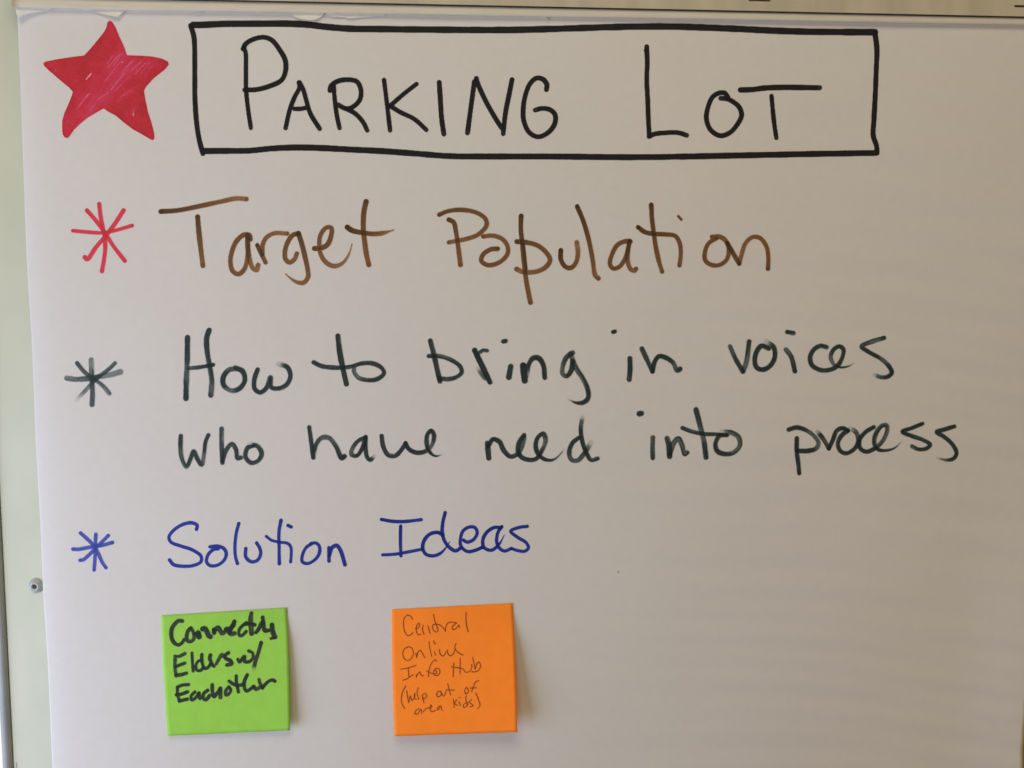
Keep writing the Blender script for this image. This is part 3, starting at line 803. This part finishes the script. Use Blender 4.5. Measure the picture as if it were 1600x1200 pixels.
# ------------------------------------------------------------------ sticky notes
def note(corners, lift, m, label):
    """TL, TR, BR, BL in chart coordinates; stuck along the top, hanging free below"""
    Cq = np.array(corners, float)
    def bil(s, t):
        s = s[:, None]; t = t[:, None]
        bow = np.zeros((len(s), 2)); bow[:, 0] = (np.sin(np.pi * t) * (s - 0.5) * 2.2)[:, 0]
        return (Cq[0] * (1 - s) + Cq[1] * s) * (1 - t) + (Cq[3] * (1 - s) + Cq[2] * s) * t + bow
    def height(s, t):
        return 0.0005 + lift * (np.log1p(np.exp((t - 0.20) * 16)) / 16 / 0.8) * (0.80 + 0.35 * s) + 0.0015 * s ** 3 * sstep(0.02, 0.35, t)
    def surf_st(s, t, eps=0.0):
        px = bil(s, t)
        p = on_plane(px)
        for _ in range(4):
            p = on_plane(px, sheet_y(p[:, 0], p[:, 2]) - height(s, t) - eps)
        return p
    n = 40
    s, t = np.meshgrid(np.linspace(0, 1, n), np.linspace(0, 1, n))
    V = surf_st(s.ravel(), t.ravel())
    idx = np.arange(n * n).reshape(n, n)
    q = np.stack([idx[:-1, :-1], idx[1:, :-1], idx[1:, 1:], idx[:-1, 1:]], -1).reshape(-1, 4)
    rim = np.concatenate([idx[0, :], idx[1:, -1], idx[-1, -2::-1], idx[-2:0:-1, 0]])
    k = n * n
    rf = [(rim[i], rim[(i + 1) % len(rim)], rim[(i + 1) % len(rim)] + k, rim[i] + k) for i in range(len(rim))]
    c = V.mean(0)
    o = mesh_obj('sticky_note', np.concatenate([V, V + np.array([0, 0.00016, 0])]), list(q) + [tuple(f[::-1] + k) for f in q] + rf, m, None, tuple(c))
    tag(o, label, 'sticky note', 'sticky notes under the blue line')
    def surf(px, eps):
        px = np.asarray(px, float)
        e1 = Cq[1] - Cq[0]; e2 = Cq[3] - Cq[0]
        st = np.linalg.solve(np.stack([e1, e2], 1), (px - Cq[0]).T).T
        for _ in range(6):                                        # invert the patch
            r = px - bil(st[:, 0], st[:, 1])
            st = st + np.linalg.solve(np.stack([e1, e2], 1), r.T).T
        p = on_plane(px)
        h = height(st[:, 0], st[:, 1])
        for _ in range(4):
            p = on_plane(px, sheet_y(p[:, 0], p[:, 2]) - h - eps)
        return p
    return o, surf

gn, gs = note([(252, 962), (448, 949.6), (453, 1141), (262, 1150)], 0.0034, M_green, 'lime green sticky note with thick black marker writing, below the word Solution')
on, os_ = note([(612, 952.5), (800.7, 942.7), (808.2, 1143.7), (616.5, 1150.5)], 0.0088, M_orange, 'bright orange sticky note with thin pen writing, below the word Ideas')

Q6 = (240, 930, 6.667)
Ga = (260, 950, 16); Gb = (340, 945, 16); Gc = (265, 1005, 16); Gd = (345, 1035, 16); Ge = (265, 1045, 16)
def GW(label, tile, rows):
    W('word', label, 'notedry', tile, [(q[0] * 1.1, *q[1:]) if (len(q) != 3 or isinstance(q[1], list)) else q for q in rows], gn, gs, 0.6)
GW('word Connecting', Ga, [
    (5.6, [(395, 325), (310, 320), (220, 390), (145, 500), (120, 640), (150, 800), (230, 900), (320, 920), (400, 860), (445, 790)]),
    (5.2, [(610, 500), (540, 580), (507, 700), (530, 820), (600, 838), (680, 780), (690, 680), (660, 580), (610, 500)]),
    (8.0, [(795, 625), (815, 715)]), (5.0, [(715, 640), (790, 655)]),
    (7.2, [(905, 525), (960, 515), (1010, 590), (1060, 690), (1100, 718)]),
    (6.2, [(1190, 540), (1192, 620)]), (6.6, [(1195, 570), (1290, 495), (1340, 560), (1390, 630), (1440, 612)]),
    Gb, (6.0, [(205, 610), (300, 595), (385, 490), (420, 420)]), (6.6, [(400, 500), (330, 600), (300, 680), (340, 725), (430, 715)]), (7.0, [(235, 605), (290, 690)]),
    (5.2, [(720, 445), (620, 525), (560, 590), (530, 680), (552, 768), (620, 758), (710, 670)]),
    (6.8, [(845, 210), (826, 340), (830, 500), (850, 715)]), (5.6, [(690, 485), (800, 470), (925, 500)]),
    (5.6, [(960, 690), (1030, 600), (1080, 490), (1118, 430)]), (6.0, [(1125, 315), (1140, 430), (1180, 640), (1270, 640)]),
    (7.2, [(1360, 505), (1370, 640), (1408, 755), (1435, 800)]), (4.2, [(1440, 820), (1335, 845)])])
GW('word Elders', Gc, [
    (4.7, [(130, 325), (230, 330), (380, 260)]), (5.0, [(135, 400), (135, 600), (160, 820)]), (4.8, [(150, 590), (270, 540), (375, 500)]), (5.0, [(165, 800), (280, 790), (420, 750)]),
    (5.0, [(560, 245), (570, 450), (590, 695)]),
    (4.7, [(775, 425), (700, 465), (655, 580), (685, 675), (780, 678), (830, 620)]), (5.0, [(805, 285), (805, 420), (840, 570), (890, 635), (960, 605), (1020, 525)]),
    (5.2, [(1020, 300), (1003, 370), (1030, 460), (1080, 555), (1110, 572)]),
    (5.2, [(1170, 510), (1240, 380), (1310, 285), (1350, 330)]), (5.7, [(1470, 240), (1385, 310), (1400, 375), (1520, 440), (1548, 508), (1435, 545)])])
GW('word with, written as w/', Q6, [
    (5.2, [(878, 668), (895, 695), (945, 640), (950, 690), (1000, 690), (1035, 650), (1030, 602), (990, 580)]), (5.6, [(1120, 495), (1090, 600), (1060, 690), (1040, 772)], {'f': 6})])
GW('word Eachother', Ge, [
    (4.8, [(200, 460), (300, 412), (470, 395)]), (5.2, [(195, 460), (197, 620), (245, 810)]), (5.0, [(170, 650), (300, 630), (450, 575)]), (5.4, [(250, 800), (350, 782), (440, 760)]),
    (4.9, [(630, 580), (540, 680), (550, 778), (640, 735), (730, 605)]), (5.6, [(735, 605), (758, 735)]),
    (5.0, [(950, 540), (850, 625), (850, 745), (910, 768), (1000, 670)]),
    (5.0, [(1065, 400), (1070, 560), (1110, 695), (1180, 620), (1260, 500)]), (5.9, [(1270, 490), (1270, 715)]),
    (5.2, [(1480, 452), (1402, 560), (1412, 655), (1488, 618), (1528, 520), (1480, 452)]),
    Gd, (4.8, [(385, 340), (390, 500), (440, 735)]), (4.8, [(210, 470), (330, 550), (450, 575), (560, 550)]),
    (5.0, [(660, 310), (600, 440), (580, 580), (640, 715), (720, 680), (820, 605)]), (5.6, [(820, 605), (880, 668), (960, 635)]),
    (5.0, [(955, 430), (980, 520), (1040, 620)]), (5.0, [(1040, 640), (1120, 540), (1220, 460), (1300, 442), (1350, 470)])])

Oa = (620, 950, 13.333); Ob = (620, 1020, 11.4286)
def OW(label, tile, rows):
    W('word', label, 'pen', tile, [(1.75, p) for p in rows], on, os_, 0.45)
OW('word Central', Oa, [
    [(330, 235), (290, 175), (215, 150), (150, 230), (140, 350), (165, 490), (230, 580), (300, 550), (335, 515)],
    [(385, 430), (440, 420), (475, 340), (455, 315), (415, 370), (405, 450), (430, 540), (465, 560), (490, 545)],
    [(545, 360), (535, 440), (565, 550)], [(650, 370), (690, 530)],
    [(765, 135), (780, 220), (830, 380), (860, 460), (830, 500), (770, 470), (740, 400), (760, 350), (820, 335), (900, 360), (980, 430), (1015, 485)],
    [(1010, 480), (1020, 390), (1070, 310), (1150, 295), (1240, 310)],
    [(1245, 315), (1180, 360), (1150, 420), (1180, 450), (1240, 420), (1290, 360), (1310, 410)],
    [(1445, 90), (1440, 220), (1455, 370), (1485, 490)]])
OW('word Online', Oa, [
    [(240, 810), (160, 850), (125, 950), (160, 1060), (240, 1095), (310, 1040), (345, 940), (310, 830), (240, 805)],
    [(395, 950), (415, 1035)], [(420, 1000), (440, 920), (485, 885), (530, 940), (580, 1035)],
    [(670, 700), (690, 850), (725, 1005)], [(780, 910), (810, 985)], [(765, 685), (800, 755)],
    [(885, 870), (905, 960), (950, 1000), (1000, 970), (1025, 910)], [(1050, 875), (1070, 960), (1120, 995), (1180, 950), (1205, 870)],
    [(1235, 740), (1210, 790), (1220, 860), (1280, 930), (1340, 965), (1385, 978)]])
OW('word Info', Ob, [
    [(70, 295), (200, 270), (340, 225)], [(205, 290), (215, 430)], [(105, 490), (170, 470), (290, 390)], [(350, 385), (345, 440)], [(350, 420), (405, 345), (430, 390), (470, 415)],
    [(705, 150), (680, 125), (620, 190), (580, 290), (565, 420)], [(535, 325), (580, 350), (650, 375), (700, 370)],
    [(700, 275), (655, 330), (670, 395), (730, 405), (770, 340), (745, 285), (690, 280)], [(672, 302), (715, 345), (700, 372)]])
OW('word Hub', Ob, [
    [(1020, 180), (1010, 300), (1005, 430)], [(1130, 100), (1130, 250), (1130, 375)],
    [(975, 250), (1080, 265), (1180, 290), (1230, 345), (1300, 330), (1340, 260), (1335, 210)],
    [(1355, 85), (1380, 200), (1400, 290)], [(1400, 290), (1430, 190), (1465, 165), (1495, 230), (1460, 310), (1395, 340), (1340, 340)]])
OW('word help with opening bracket', Ob, [
    [(160, 590), (100, 710), (80, 830), (100, 930), (140, 990)], [(175, 680), (195, 800), (210, 890)],
    [(210, 885), (245, 770), (270, 850), (318, 790), (320, 722), (310, 810), (350, 830)], [(380, 625), (362, 720), (390, 830)],
    [(450, 760), (485, 890)], [(450, 760), (500, 725), (535, 770), (500, 815), (455, 810)]])
OW('word out', Ob, [[(790, 690), (740, 690), (710, 740), (740, 785), (790, 750), (790, 700), (830, 775), (860, 740), (880, 680)], [(910, 550), (930, 640), (960, 750)], [(885, 660), (1025, 668)]])
OW('word of', Ob, [[(1240, 620), (1210, 680), (1230, 730), (1265, 720), (1275, 660), (1240, 615)], [(1460, 495), (1400, 530), (1365, 610), (1335, 690)], [(1310, 630), (1415, 625)]])
OW('word area', Ob, [
    [(390, 1000), (340, 1030), (325, 1090), (370, 1090), (430, 1010), (445, 1085)], [(475, 1050), (520, 1000), (570, 980)],
    [(590, 1000), (622, 960), (610, 930), (590, 980), (620, 1050), (690, 1030)], [(760, 950), (720, 990), (740, 1020), (785, 950), (800, 1010), (815, 1030)]])
OW('word kids with closing bracket', Ob, [
    [(1010, 840), (1025, 975)], [(1070, 840), (1030, 900), (1075, 940)], [(1110, 880), (1135, 940)], [(1115, 800), (1130, 806)],
    [(1240, 890), (1190, 930), (1195, 975), (1240, 960), (1265, 890)], [(1240, 760), (1230, 830), (1270, 930)],
    [(1330, 840), (1290, 880), (1340, 920), (1360, 950), (1310, 965)], [(1410, 720), (1460, 840), (1485, 940), (1445, 995)]])

# small marks
W('ink_speck', 'tiny dark speck on blank paper', 'greydry', P1, [(1.5, [(965.6, 892.6), (966.2, 894.6)])], step=0.5)
pm = on_plane([(24.6, 1191), (26.2, 1191), (26.6, 1230), (25.0, 1230)], BY - 0.0002)
bm_obj('pen_mark', hexa([tuple(q) for q in pm], BY + 0.0002), M_rail, board)
